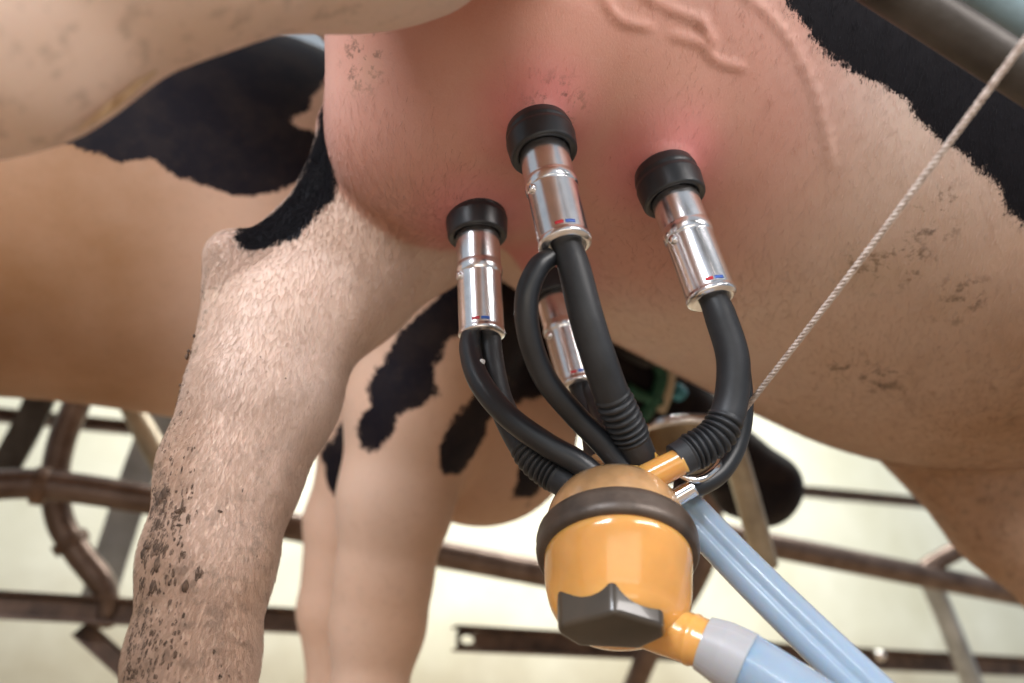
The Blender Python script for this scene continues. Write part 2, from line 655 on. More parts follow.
# trunk
cowA.ell(C(.16, 0, 1.21), (.40, .30, .30), .05)
cowA.ell(C(.64, .04, .98), (.50, .37, .42), .12)
cowA.ell(C(1.0, .045, .93), (.52, .41, .465), .12)
cowA.ell(C(1.40, .02, .96), (.42, .34, .40), .12)
cowA.chain([(C(1.6, 0, 1.12), .24), (C(1.9, 0, 1.25), .15), (C(2.12, 0, 1.36), .13)], .12)
cowA.chain([(C(2.14, 0, 1.38), .12), (C(2.32, 0, 1.22), .085), (C(2.48, 0, 1.06), .068)], .05)
# udder
cowA.ell(C(.39, -.025, .785), (.262, .185, .175), .045)
cowA.ell(P(438, 138, .80), (.108, .105, .098), .05)
cowA.ell(C(.56, -.03, .84), (.23, .17, .19), .07)
for T_ in TEAT:
    cowA.cone(T_ + UP * .075, T_ + UP * .012, .052, .020, .035)
# far hind leg (the one in focus)
FA = [(P(186, 742, .61), .044), (P(193, 660, .645), .0475), (P(209, 560, .685), .0515), (P(232, 470, .725), .058),
      (P(265, 392, .755), .065), (P(290, 325, .785), .067)]
cowA.chain(FA, .03, lat=.8)
cowA.chain([(P(285, 325, .785), .068), (P(338, 275, .83), .076), (P(410, 205, .88), .092), (P(500, 100, .95), .11), (P(590, -20, 1.00), .15)], .018, lat=.8)
cowA.chain([(P(226, 350, .765), .024), (P(238, 290, .79), .029), (P(234, 259, .795), .0275)], .018)
cowA.chain([(P(240, 266, .795), .022), (P(290, 228, .81), .016), (P(322, 182, .83), .018), (P(342, 125, .86), .022), (P(372, 60, .90), .04)], .018)
base = P(186, 742, .61)
fl = np.array([base[0] - .01, base[1], 0.0])
cowA.chain([(base, .044), (fl + UP * .12, .045), (fl + AX * .03 + UP * .055, .040)], .02)
# near hind leg, close to the lens
NA = [(P(-190, 112, .41), .056), (P(-10, 16, .40), .064), (P(185, -106, .42), .074), (P(330, -173, .48), .117), (P(470, -260, .60), .165)]
cowA.chain(NA, .04, lat=.85)
hk = P(-190, 112, .41)
cowA.chain([(hk, .058), (hk + np.array([-.035, .0, -.02]), .04)], .02)
nf = np.array([hk[0] - .01, hk[1], 0])
cowA.chain([(hk + UP * -.01, .055), (nf + UP * .22, .040), (nf + UP * .11, .044), (nf + AX * .03 + UP * .055, .040)], .03)
# far and near fore legs
ff0 = P(1145, 690, 1.10)
cowA.chain([(P(955, 410, 1.22), .15), (P(1012, 505, 1.19), .105), (P(1082, 590, 1.15), .078), (ff0, .060), (ff0 + AX * .02 - UP * .10, .045),
            (np.array([ff0[0] + .03, ff0[1], .11]), .044), (np.array([ff0[0] + .06, ff0[1], .055]), .042)], .014, lat=.85)
cowA.chain([(C(1.42, -.19, .86), .15), (C(1.47, -.19, .60), .095), (C(1.51, -.19, .42), .062), (C(1.51, -.19, .34), .056),
            (C(1.51, -.19, .2), .036), (C(1.51, -.19, .11), .044), (C(1.54, -.19, .055), .042)], .06, lat=.8)
# veins under the thin skin of the udder
def vein(px, r, k=.006):
    pts = [P(*p) for p in px]
    # drop each point on the surface along its own outward normal
    for a, b in zip(catmull(pts, 18)[:-1], catmull(pts, 18)[1:]):
        VEINS.append((a, b, r, k))
VEINS = []


def snap(pts, sdf, off):
    Q = np.array(pts)
    for _ in range(6):
        e_ = .002
        g = np.stack([sdf(Q + np.eye(3)[i] * e_) - sdf(Q - np.eye(3)[i] * e_) for i in range(3)], 1) / (2 * e_)
        Q = Q - (sdf(Q)[:, None] - off) * g / (np.linalg.norm(g, axis=1)[:, None] ** 2 + 1e-6)
    return Q


def snap_ray(px, py, sdf):
    r = ray_dir(px, py)
    s = np.linspace(.38, 1.6, 600)
    v = sdf(EYE + r[None] * s[:, None])
    i = np.argmax(v < 0)
    return EYE + r * (s[i] if v[i] < 0 else .8)


vein_lines = [([(735, -10), (765, 12), (792, 45), (812, 85), (826, 130), (832, 165)], .0042),
              ([(640, -5), (675, 12), (705, 22)], .0026), ([(672, 36), (700, 44), (716, 60), (742, 68)], .0026),
              ([(600, -5), (620, 20), (650, 28)], .0022), ([(700, 20), (712, 44)], .0022)]
body0 = Sdf(); body0.prims = list(cowA.prims)
for line, r in vein_lines:
    pts = [snap_ray(x, y, body0) for x, y in line]
    pts = snap(list(catmull(pts, 16)), body0, -r * .62)
    for a, b in zip(pts[:-1], pts[1:]):
        cowA.cone(a, b, r * .56, r * .56, .006)

VA, FAq = surface(cowA, (-.78, .02, .0), (2.45, 1.75, 1.55), .0085)
meA = fastmesh('dairy_cow', VA, FAq)
uvA = side_uv(VA)
latA = (VA - ORG) @ LT


def unroll(V, lc=0.0):
    """round the barrel of the trunk: along the cow, and around her from the belly line"""
    q = np.atleast_2d(V) - ORG
    return np.stack([q @ AX, .38 * np.arctan2(q @ LT - lc, 1.0 - q[:, 2])], 1)


hitsA = lambda pts: np.array([snap_ray(x, y, cowA) for x, y in pts])
edge = hitsA([(785, 5), (802, 28), (832, 60), (868, 82), (905, 105), (925, 128), (952, 150), (978, 168), (1000, 195), (1015, 222), (1060, 240)])
polyA = np.concatenate([unroll(edge), [(1.3, -.25), (1.35, -.62), (.9, -.75), (.45, -.60)]])
sdA = np.where(latA < .12, poly_sd(unroll(VA), polyA), 1.0)
tpts = hitsA([(250, 250), (262, 226), (288, 208), (306, 180), (322, 150), (330, 120), (340, 130), (346, 165), (330, 190), (314, 212), (304, 236), (288, 248), (268, 256)])
tl = np.array([p for p in tpts if np.linalg.norm(p - EYE) < 1.05])
sdT = seg_dist(VA, [P(262, 240, .79), P(290, 228, .79), P(322, 184, .81), P(340, 130, .84), P(365, 70, .88)]) - .027
patchA = np.minimum(sdA, sdT)
ud = Sdf(); ud.ell(C(.375, -.025, .785), (.262, .185, .175)); ud.ell(C(.55, -.03, .80), (.20, .17, .19), .07)
udd = ud(VA)
nearleg = seg_dist(VA, [p for p, r in NA])
farleg = seg_dist(VA, [p for p, r in FA] + [P(338, 270, .81), P(400, 195, .85)])
legS = Sdf()
legS.chain([(P(285, 325, .785), .068), (P(338, 275, .83), .076), (P(410, 205, .88), .092), (P(500, 100, .95), .11), (P(590, -20, 1.00), .15)], .02, lat=.8)
ud2 = Sdf(); ud2.prims = list(ud.prims); ud2.ell(P(438, 142, .80), (.108, .105, .105), .05)
udd = ud2(VA)
pink = (1 - sstep(.012, .075, udd)) * sstep(-.004, .006, legS(VA) - udd) * (1 - .6 * sstep(.50, .64, uvA[:, 0])) * sstep(.10, .15, nearleg - 0.0)
dt = np.min([np.linalg.norm(VA - t, axis=1) for t in TEAT], axis=0)
teat = 1 - sstep(.022, .085, dt)
legback = [P(205, 300, .78), P(180, 420, .74), P(160, 520, .70), P(140, 620, .66), P(120, 720, .62)]
db = seg_dist(VA, legback)
dirt = (1 - sstep(.008, .060, db)) * 1.3
dirt = np.maximum(dirt, .35 * (1 - sstep(.04, .09, farleg)) * (1 - sstep(.25, .50, VA[:, 2])))
blot = np.min([np.linalg.norm(VA - hitsA([q])[0], axis=1) for q in ((905, 262), (868, 268), (935, 215), (880, 380), (850, 372), (560, 115), (362, 58), (960, 300))], axis=0)
dirt = np.maximum(dirt, .75 * (1 - sstep(.008, .045, blot)))
dirt = np.maximum(dirt, .30 * sstep(.75, 1.0, uvA[:, 0]))
dirt = np.maximum(dirt, .30 * (1 - sstep(.08, .14, nearleg)))
stain_shade = .85 * sstep(.50, .95, uvA[:, 0]) * (1 - sstep(.56, .92, VA[:, 2] - .35 * latA))  # shade under the belly and fore leg, put into the coat as brown
stain_shade = np.maximum(stain_shade, .45 * (1 - sstep(.05, .09, farleg)) * sstep(0, .03, seg_dist(VA, [P(300, 300, .72), P(240, 520, .62)]) - .05))
for nm, val in (('stain_shade', stain_shade), ('patch', patchA), ('pink', pink), ('teat', teat), ('dirt', dirt)):
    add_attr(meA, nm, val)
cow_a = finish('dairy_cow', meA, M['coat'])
tag(cow_a, 'nearest cow being milked, pale coat with full pink udder and black flank patch', 'cow')

# hooves
def hoof(at, parent):
    for s in (-1, 1):
        c = np.asarray(at) + LT * .024 * s
        pr = [(.034, 0), (.034, .004), (.030, .03), (.024, .055), (.012, .066)]
        o = lathe('hoof', c, (0, 0, 1), pr, M['hoof'], parent, sides=20, ref=AX,
                  squash=lambda th, h: (.75 + .55 * max(0, math.cos(th)) * (1 - h / .09)))
for p_ in (fl + AX * .04, nf + AX * .04, np.array([ff0[0] + .07, ff0[1], 0]), C(1.55, -.19, 0)):
    hoof(p_, cow_a)


# short hair standing off the coat, as one uncountable part
def hair(name, me_v, faces, attrs, mask_fn, count, length, width, parent, mat, seed=3, down=.9, curl=.3):
    rng = np.random.default_rng(seed)
    a, b, c, d = [me_v[faces[:, i]] for i in range(4)]
    nrm = np.cross(c - a, d - b)
    ar = np.linalg.norm(nrm, axis=1) + 1e-12
    nrm = nrm / ar[:, None]
    cen = (a + b + c + d) / 4
    w = ar * mask_fn(cen, nrm)
    sel = rng.choice(len(faces), count, p=w / w.sum())
    u = rng.random((count, 1)); v = rng.random((count, 1))
    p = (a[sel] * (1 - u) + b[sel] * u) * (1 - v) + (d[sel] * (1 - u) + c[sel] * u) * v
    n = nrm[sel]
    g = np.array([-.15, 0, -1.0]) + rng.normal(0, curl, (count, 3))
    g = g - n * np.sum(g * n, 1)[:, None]
    g /= np.linalg.norm(g, axis=1)[:, None] + 1e-9
    L = length * rng.uniform(.5, 1.3, (count, 1))
    s = np.cross(n, g); s /= np.linalg.norm(s, axis=1)[:, None] + 1e-9
    wd = width * rng.uniform(.7, 1.3, (count, 1))
    mid = p + (g * down + n * .42) * L * .5
    tip = p + (g * down * 1.05 + n * .34) * L
    V = np.stack([p - s * wd, p + s * wd, p + n * wd, mid - s * wd * .8, mid + s * wd * .8, mid + n * wd, tip], 1).reshape(-1, 3)
    base_i = np.arange(count)[:, None] * 7
    T = np.array([[0, 1, 4], [0, 4, 3], [1, 2, 5], [1, 5, 4], [2, 0, 3], [2, 3, 5], [3, 4, 6], [4, 5, 6], [5, 3, 6]])
    Fh = (base_i[:, :, None] + T[None]).reshape(-1, 3)
    me = fastmesh(name, V, Fh)
    for nm, val in attrs.items():
        fv = val[faces[sel, 0]]
        add_attr(me, nm, np.repeat(fv, 7))
    o = finish(name, me, mat, parent, smooth=True)
    o['kind'] = 'stuff'
    return o


attrsA = {'patch': patchA, 'pink': pink * .8, 'teat': teat, 'dirt': dirt, 'stain_shade': stain_shade}
def facing(cen, nrm):
    v = EYE - cen
    v = v / np.linalg.norm(v, axis=1)[:, None]
    return (np.sum(v * nrm, 1) > -.25).astype(float)
def in_view(cen):
    q = cen - EYE
    d = q[:, 1] * CP + q[:, 2] * SP
    v = -q[:, 1] * SP + q[:, 2] * CP
    x = q[:, 0] / np.maximum(d, .05) * FPX + 512; y = 341 - v / np.maximum(d, .05) * FPX
    return ((d > .1) & (x > -150) & (x < 1180) & (y > -150) & (y < 800)).astype(float)
def leg_mask(cen, nrm):
    return facing(cen, nrm) * (1 - sstep(.09, .15, seg_dist(cen, [p for p, r in FA] + [P(338, 270, .81), P(400, 195, .85)]))) * in_view(cen) * (1 - .65 * sstep(.38, .52, cen[:, 2]))
def tend_mask(cen, nrm):
    return leg_mask(cen, nrm) + facing(cen, nrm) * (seg_dist(cen, [P(240, 268, .795), P(312, 178, .815), P(330, 120, .83)]) < .045)
def body_mask(cen, nrm):
    dl = seg_dist(cen, [p for p, r in NA])
    return facing(cen, nrm) * in_view(cen) * (dl > .13) * np.clip(ud(cen) / .04, .0, 1)
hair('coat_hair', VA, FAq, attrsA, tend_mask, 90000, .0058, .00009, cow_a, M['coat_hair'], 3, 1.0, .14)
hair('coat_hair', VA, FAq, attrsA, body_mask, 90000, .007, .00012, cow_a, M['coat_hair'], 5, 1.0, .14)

# mud caked on the back of the hock and cannon
def mud(parent):
    rng = np.random.default_rng(8)
    ray = lambda x, y: snap_ray(x, y, cowA)
    spots = []
    for i in range(950):
        y = rng.choice([rng.uniform(285, 690), rng.normal(530, 38), rng.normal(650, 30)])
        xl = np.interp(y, [255, 300, 340, 400, 470, 540, 600, 683], [198, 185, 179, 170, 155, 146, 133, 122])
        w = np.interp(y, [285, 400, 520, 690], [3, 8, 22, 34])
        spots.append((xl + abs(rng.normal(0, w)) + 1, y, rng.uniform(.0005, .0019) * (1.7 if 490 < y < 590 and rng.random() < .4 else 1)))
    for i in range(60):
        spots.append((rng.uniform(150, 290), rng.uniform(330, 690), rng.uniform(.0004, .0009)))
    V = []; F = []
    for (x, y, r) in spots:
        c = ray(x, y)
        if np.linalg.norm(c - EYE) > .87 or abs(float(cowA(c[None])[0])) > .004 or x - 0 > 300: continue
        b0 = len(V)
        ax = rng.uniform(.5, 1.3, 3) * np.array([1, 1, rng.uniform(1, 2.6)])
        for i in range(5):
            ph = math.pi * i / 4
            for j in range(6):
                th = 2 * math.pi * j / 6
                q = np.array([math.sin(ph) * math.cos(th), math.sin(ph) * math.sin(th), math.cos(ph)]) * ax * r * rng.uniform(.7, 1.25)
                V.append(c + q)
        for i in range(4):
            for j in range(6):
                j2 = (j + 1) % 6
                F.append((b0 + i * 6 + j, b0 + (i + 1) * 6 + j, b0 + (i + 1) * 6 + j2, b0 + i * 6 + j2))
    o = pymesh('mud_clumps', V, F, M['mud'], parent)
    o['kind'] = 'stuff'
    o['label'] = 'dark dried mud caked on the back of the hind leg'
mud(cow_a)

# tuft of hairs hanging off the near leg
def tuft(parent):
    rng = np.random.default_rng(4)
    V = []; F = []
    for i in range(46):
        s = i / 45
        p0 = snap_ray(158 - 40 * s + rng.normal(0, 1.5), 70 + 28 * s + rng.normal(0, 1.5), cowA)
        L = rng.uniform(.022, .034)
        p1 = p0 + np.array([-.50, -.02, -.72]) * L + rng.normal(0, .0012, 3)
        v, f = sweep(catmull([p0, (p0 + p1) / 2 + np.array([0, 0, -.001]), p1], 4), [.0005, .0005, .0004, .0003, .0001], 4)
        b0 = len(V); V += list(v); F += [tuple(b0 + k for k in ff) for ff in f]
    o = pymesh('hair_tuft', V, F, simple('straw_hair', (.55, .36, .20), .6, bmp=0), parent)
    o['kind'] = 'stuff'
tuft(cow_a)

# ---- the cow in the row behind
cowB = Sdf()
LB = .76
cowB.ell(C(-.75, LB, 1.08), (.50, .31, .34), .05)
cowB.ell(C(-.30, LB, 1.01), (.52, .33, .38), .12)
cowB.ell(C(.12, LB, 1.02), (.42, .31, .38), .12)
# brisket, neck and lowered head
cowB.ell(P(480, 425, 1.36), (.17, .15, .17), .08)
cowB.chain([(C(.30, LB + .02, .98), .24), (P(560, 330, 1.49), .145), (P(612, 350, 1.50), .125)], .10)
cowB.chain([(P(606, 358, 1.50), .115), (P(668, 412, 1.52), .085), (P(730, 462, 1.54), .066), (P(768, 486, 1.55), .066)], .05)
cowB.chain([(P(735, 500, 1.55), .030), (P(765, 505, 1.56), .035)], .04)
# near fore leg, far fore leg
cowB.chain([(P(450, 300, 1.22), .14), (P(418, 400, 1.20), .105), (P(396, 500, 1.17), .082), (P(384, 580, 1.15), .066),
            (P(378, 625, 1.14), .066), (P(368, 700, 1.11), .050)], .06, lat=.85)
b2 = P(368, 700, 1.11)
cowB.chain([(b2, .050), (np.array([b2[0], b2[1], .10]), .046), (np.array([b2[0] + .03, b2[1], .055]), .042)], .02)
cowB.chain([(P(420, 330, 1.45), .12), (P(375, 440, 1.42), .095), (P(342, 520, 1.40), .062), (P(334, 610, 1.37), .060), (P(336, 690, 1.34), .045)], .05, lat=.85)
b3 = P(336, 690, 1.34)
cowB.chain([(b3, .045), (np.array([b3[0], b3[1], .10]), .044), (np.array([b3[0] + .03, b3[1], .055]), .042)], .02)
# hind legs, out of the picture
for l_ in (.60, .94):
    cowB.chain([(C(-.95, l_, .95), .19), (C(-.88, l_, .72), .12), (C(-1.10, l_, .54), .065), (C(-1.07, l_, .3), .045), (C(-1.07, l_, .11), .045), (C(-1.04, l_, .055), .042)], .08, lat=.8)
VB, FBq = surface(cowB, (-2.1, .4, .0), (1.35, 2.1, 1.5), .012)
meB = fastmesh('dairy_cow', VB, FBq)
uvB = side_uv(VB)
latB = (VB - ORG) @ LT
pl = .50
hitB = lambda pts: np.array([snap_ray(x, y, cowB) for x, y in pts])
flank = unroll(hitB([(-60, 160), (60, 140), (85, 152), (120, 163), (155, 158), (180, 180), (215, 188), (240, 197), (270, 195), (298, 184), (325, 168), (372, 168)]), LB)
flank = np.concatenate([flank, [(flank[-1][0] + .1, -1.17), (-1.5, -1.17)]])
sdB = poly_sd(unroll(VB, LB), flank)
notch = poly_sd(unroll(VB, LB), unroll(hitB([(326, 78), (310, 108), (290, 122), (300, 130), (326, 134)]), LB))
sdB = np.maximum(sdB, -notch)
legs = [[(505, 262), (460, 275), (425, 305), (395, 342), (374, 372), (362, 392), (368, 408), (356, 430), (358, 450), (376, 450), (394, 430), (396, 416),
         (420, 406), (438, 394), (436, 366), (448, 345), (462, 335), (478, 342), (500, 372), (520, 392), (560, 400), (600, 380), (600, 280)],
        [(520, 378), (478, 392), (458, 412), (446, 430), (438, 450), (442, 474), (458, 476), (474, 456), (488, 425), (510, 405), (545, 395)],
        [(520, 455), (516, 480), (512, 497), (528, 505), (540, 490), (546, 455)]]
for pg in legs:
    h_ = hitB(pg)
    dl = poly_sd(uvB, side_uv(h_))
    sdB = np.minimum(sdB, np.where((latB < LB) | (seg_dist(VB, [P(480, 400, 1.36), P(612, 350, 1.50)]) < .20), dl, 1.0))
head_d = seg_dist(VB, [P(590, 345, 1.48), P(668, 412, 1.52), P(768, 486, 1.55)])
sdB = np.minimum(sdB, head_d - .15)
sdB = np.minimum(sdB, np.linalg.norm((VB - P(560, 400, 1.40)), axis=1) - .09)
zero = np.zeros(len(VB))
flank_shadeB = .95 * (1 - sstep(-.05, .12, uvB[:, 0])) + .5 * sstep(.30, .45, uvB[:, 0])  # dim flank and neck painted as brown in the coat colour
for nm, val in (('stain_shade', flank_shadeB), ('patch', sdB), ('pink', zero), ('teat', zero), ('dirt', zero + .06)):
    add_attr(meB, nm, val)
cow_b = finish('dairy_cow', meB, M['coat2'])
tag(cow_b, 'cow standing behind, black and tan, lowered black head beyond the milking cups', 'cow')
for p_ in ((b2[0] + .04, b2[1], 0), (b3[0] + .04, b3[1], 0), C(-1.02, .60, 0), C(-1.02, .94, 0)):
    hoof(np.array(p_), cow_b)
ear = lathe('ear', P(606, 318, 1.40), LT * -.3 + UP * -.5 + AX * .4, [(.004, 0), (.03, .02), (.042, .06), (.03, .11), (.003, .14)], simple('black_ear', (.02, .018, .02), .7), cow_b, 24,
            ref=AX)
# halter: thing worn by the cow
hal = empty('halter', P(660, 380, 1.45), 'green halter on the black head of the cow behind', 'halter')
def ring_about(name, a, b, t, r, mat, wd, parent):
    a = np.asarray(a); b = np.asarray(b); c = a + (b - a) * t
    x, y, z = frame_from(b - a)
    pts = [c + r * (math.cos(q) * x + math.sin(q) * y) for q in np.linspace(0, 2 * math.pi, 41)]
    V, F = sweep(np.array(pts), 1.0, caps=False, shape=[(-wd, -.002), (wd, -.002), (wd, .002), (-wd, .002)], up=z)
    return pymesh(name, V, F, mat, parent)
h0, h1 = P(606, 358, 1.50), P(668, 412, 1.52)
tube('strap', snap([P(640, 345, 1.38), P(655, 370, 1.40), P(650, 395, 1.41), P(640, 420, 1.42)], cowB, .006), .012, M['green'], hal, 30, 10)
tube('strap', snap([P(668, 365, 1.40), P(660, 385, 1.42), P(655, 405, 1.43)], cowB, .008), .010, M['cream_strap'], hal, 24, 10)
tube('strap', snap([P(625, 385, 1.38), P(640, 392, 1.40), P(664, 400, 1.42)], cowB, .006), .010, M['green'], hal, 24, 10)
tube('buckle', snap([P(672, 388, 1.41), P(677, 394, 1.42)], cowB, .012), .014, M['blue_tag'], hal, 8, 12)

# ------------------------------------------------------------------ milking cluster
claw_c = P(617, 548, .600)
Rt = np.array([1.0, 0, 0]); Fw = np.array([0, CP, SP]); Uc = np.array([0, -SP, CP])
th = math.radians(50)
axis = .05 * Rt + math.cos(th) * Uc + math.sin(th) * Fw
axis /= np.linalg.norm(axis)
cx_, cy_, cz_ = frame_from(axis)       # cx right, cy roughly away/down
cluster = empty('milking_cluster', claw_c, 'milking cluster of amber claw, black tubes and four steel teat cups under the udder', 'milking machine')


def claw_at(x, y, h):
    return claw_c + cx_ * x + cy_ * y + cz_ * h


up_prof = round_profile([(.0545, -.004), (.0545, .010), (.0530, .028), (.047, .042), (.036, .052), (.018, .057), (.001, .058)], .008)
lathe('claw_lid', claw_c, axis, up_prof, M['amber_top'], cluster, 64)
band_prof = [(.052, -.011), (.0580, -.011), (.0598, -.009), (.0608, -.004), (.0600, 0), (.0608, .004), (.0598, .009), (.0580, .011), (.052, .011)]
lathe('clamp_band', claw_c, axis, band_prof, M['band'], cluster, 72)
# lower bowl: round at the band, drawn into a blunt keel with flat cheeks below
nrm_dir = -cy_ if np.dot(cy_, Fw) > 0 else cy_           # side of the claw turned to the pit
T_FRONT = math.atan2(float(np.dot(nrm_dir, cy_)), .03)


def bowl_sq(t, h):
    k = float(np.clip((-.016 - h) / .034, 0, 1))
    front = max(0.0, math.cos(t - T_FRONT))
    ridge = .055 * math.exp(-((t - T_FRONT) / .12) ** 2)
    return 1 - k * (.36 * front ** .6 - ridge)


low_prof = round_profile([(.0545, .004), (.0545, -.014), (.0535, -.032), (.0500, -.048), (.042, -.060), (.028, -.066), (.001, -.068)], .008)
lathe('claw_bowl', claw_c, axis, low_prof, M['amber'], cluster, 72, squash=bowl_sq)


def prism(name, centre, x, y, z, outline, h0, h1, taper, mat, parent, bev=.003):
    n = len(outline)
    V = [centre + x * a + y * b + z * h0 for a, b in outline] + [centre + x * a * taper + y * b * taper + z * h1 for a, b in outline]
    F = [tuple(range(n))[::-1], tuple(range(n, 2 * n))] + [(i, (i + 1) % n, n + (i + 1) % n, n + i) for i in range(n)]
    o = pymesh(name, V, F, mat, parent, smooth=True)
    m = o.modifiers.new('bevel', 'BEVEL'); m.width = bev; m.segments = 4; m.limit_method = 'ANGLE'
    return o


out = [(-.038, -.006), (-.037, .004), (.000, .026), (.036, .010), (.039, -.004), (.022, -.022), (-.022, -.022)]
if np.dot(cy_, nrm_dir) < 0: out = [(a, -b) for a, b in out][::-1]
prism('shutoff_cap', claw_at(-.008, 0, -.053) + nrm_dir * .006, cx_, cy_, -cz_, out[::-1], -.026, .020, .95, M['cap'], cluster, .004)
# outlet spigot, lower right
sp0 = P(640, 620, .580); sp1 = P(712, 647, .547)
tube('outlet_spigot', [sp0, (sp0 + sp1) / 2, sp1], [.0185, .0175, .0165], M['amber'], cluster, 30, 24,
     radfn=lambda s: 1 + (.05 if .72 < s < .80 else 0))
# inlet nipples on the lid
nip_r0, nip_r1 = P(632, 486, .612), P(683, 460, .611)
tube('inlet_nipple', [nip_r0, nip_r1], [.0115, .0105], M['amber'], cluster, 16, 20)
tube('inlet_nipple', [P(622, 490, .62), P(652, 455, .632)], [.0115, .010], M['amber'], cluster, 16, 20)
tube('inlet_nipple', [P(600, 500, .61), P(572, 484, .632)], [.0115, .010], M['amber_top'], cluster, 16, 20)
tube('inlet_nipple', [P(612, 492, .64), P(598, 462, .672)], [.0115, .010], M['amber_top'], cluster, 16, 20)
tube('pulse_nipple', [P(672, 500, .615), P(694, 487, .615)], [.007, .007], M['chrome'], cluster, 12, 16)
# wire hook where the cord is tied
hookp = [P(612, 462, .635), P(622, 456, .632), P(638, 462, .628), P(640, 474, .626)]
tube('wire_hook', hookp, .0012, M['chrome'], cluster, 30, 8)
hookp = [P(655, 478, .622), P(676, 474, .617), P(697, 480, .615), P(716, 468, .63), P(722, 452, .66)]
tube('wire_hook', hookp, .0028, M['chrome'], cluster, 40, 12)


def teat_cup(bottom, top, scale=1.0):
    ax = top - bottom
    L = np.linalg.norm(ax)
    a = ax / L
    t = bpy.data.objects.new('teat_cup', None); COL.objects.link(t)
    t.location = tuple(bottom); bpy.context.view_layer.update()
    t.parent = cluster; t.matrix_parent_inverse = cluster.matrix_world.inverted()
    bpy.context.view_layer.update()
    s = scale
    prof = round_profile([(.011 * s, .0008), (.0170 * s, -.0002), (.0208 * s, .0022), (.0212 * s, .0045), (.0202 * s, .0075), (.0202 * s, L * .43), (.0212 * s, L * .445),
                          (.0217 * s, L * .47), (.0212 * s, L * .495), (.0204 * s, L * .515), (.0206 * s, L * .78), (.010 * s, L * .79)], .0012, 3)
    lathe('shell', bottom, a, prof, M['worn_chrome'], t, 56)
    # rubber mouthpiece
    pm = round_profile([(.0200 * s, L * .76), (.0215 * s, L * .735), (.0262 * s, L * .722), (.0278 * s, L * .735), (.0286 * s, L * .80), (.0292 * s, L * .86), (.0278 * s, L * .885), (.0285 * s, L * .91),
                        (.0262 * s, L * .975), (.020 * s, L * 1.01), (.011 * s, L * 1.015)], .0018, 4)
    lathe('rubber_mouthpiece', bottom, a, pm, M['rubber'], t, 56)
    # small round sight stub on the step of the shell
    x, y, z = frame_from(a)
    side = -x * .86 - (y if np.dot(y, Fw) > 0 else -y) * .5
    c = bottom + a * L * .41 + side * .0195 * s
    lathe('vent_stub', c, side, round_profile([(.0042, -.002), (.0042, .0022), (.0032, .0038), (.0002, .004)], .0008), M['chrome'], t, 16)
    # red and blue reflection near the lower rim, painted as coloured strips
    front = -(y if np.dot(y, Fw) > 0 else -y)
    for mat, a0, a1 in ((M['red_glint'], -.38, -.05), (M['blue_glint'], .02, .40)):
        V = []; F = []
        N = 8
        for i in range(N + 1):
            q = a0 + (a1 - a0) * i / N
            dirn = front * math.cos(q) + x * math.sin(q)
            rr = .0205 * s
            V.append(bottom + a * .0095 + dirn * rr); V.append(bottom + a * .0122 + dirn * (rr - .00005))
            V.append(bottom + a * .0095 + dirn * (rr - .0006)); V.append(bottom + a * .0122 + dirn * (rr - .0006))
        for i in range(N):
            k = i * 4
            F += [(k, k + 4, k + 5, k + 1), (k + 2, k + 3, k + 7, k + 6), (k, k + 2, k + 6, k + 4), (k + 1, k + 5, k + 7, k + 3)]
        F += [(0, 1, 3, 2), (N * 4, N * 4 + 2, N * 4 + 3, N * 4 + 1)]
        pymesh('rim_reflection', V, F, mat, t, True)
    return a


cups = [(P(566, 248, .612), P(537, 124, .672)), (P(713, 301, .652), P(662, 166, .712)),
        (P(482, 338, .708), P(476, 203, .764)), (P(579, 388, .815), P(546, 268, .876))]
for b_, t_ in cups:
    teat_cup(b_, t_)


def bellows(s0, s1, n=7, amp=.30):
    def f(s):
        if s < s0 or s > s1: return 1.0
        u = (s - s0) / (s1 - s0)
        e = min(1, min(u, 1 - u) * 8)
        return 1.0 + amp * e * (abs(math.sin(math.pi * n * u)) ** .7 - .62)
    return f


# middle cup: thick milk tube with bellows, thin pulse tube on the left
tube('milk_tube', [P(566, 243, .614), P(574, 268, .607), P(587, 320, .600), P(601, 365, .602), P(613, 398, .610), P(628, 430, .622), P(640, 458, .630)],
     [.0112, .0125, .0132, .0135, .0138, .0138, .0135], M['rubber_dull'], cluster, 480, 24, radfn=bellows(.64, .90, 8))
tube('pulse_tube', [P(552, 256, .612), P(538, 268, .606), P(527, 296, .602), P(529, 335, .604), P(545, 378, .612), P(575, 415, .620), P(603, 444, .624), P(622, 468, .626)],
     [.0075, .0088, .0092, .0092, .0092, .0092, .0092, .009], M['rubber'], cluster, 120, 20)
# left cup
tube('pulse_tube', [P(472, 330, .705), P(470, 350, .69), P(480, 382, .665), P(508, 416, .645), P(546, 444, .632), P(578, 462, .625), P(598, 478, .622)],
     [.0085, .0095, .0098, .0098, .0098, .0098, .0092], M['rubber'], cluster, 120, 20)
tube('milk_tube', [P(490, 332, .712), P(492, 362, .700), P(500, 400, .685), P(516, 434, .668), P(535, 460, .652), P(556, 476, .640), P(578, 490, .628)],
     [.0095, .0105, .0110, .0118, .0128, .0130, .0128], M['rubber_dull'], cluster, 480, 24, radfn=bellows(.56, .87, 9))
# right cup
tube('milk_tube', [P(713, 298, .652), P(721, 318, .646), P(733, 360, .638), P(730, 405, .630), P(716, 436, .622), P(692, 452, .617), P(676, 461, .614)],
     [.0115, .0128, .0132, .0135, .0138, .0138, .0135], M['rubber_dull'], cluster, 480, 24, radfn=bellows(.55, .88, 9))
tube('pulse_tube', [P(722, 302, .665), P(736, 345, .668), P(743, 400, .664), P(738, 440, .655), P(722, 470, .642), P(700, 485, .630), P(680, 488, .620)],
     [.007, .0082, .0085, .0085, .0085, .0085, .008], M['rubber'], cluster, 120, 20)
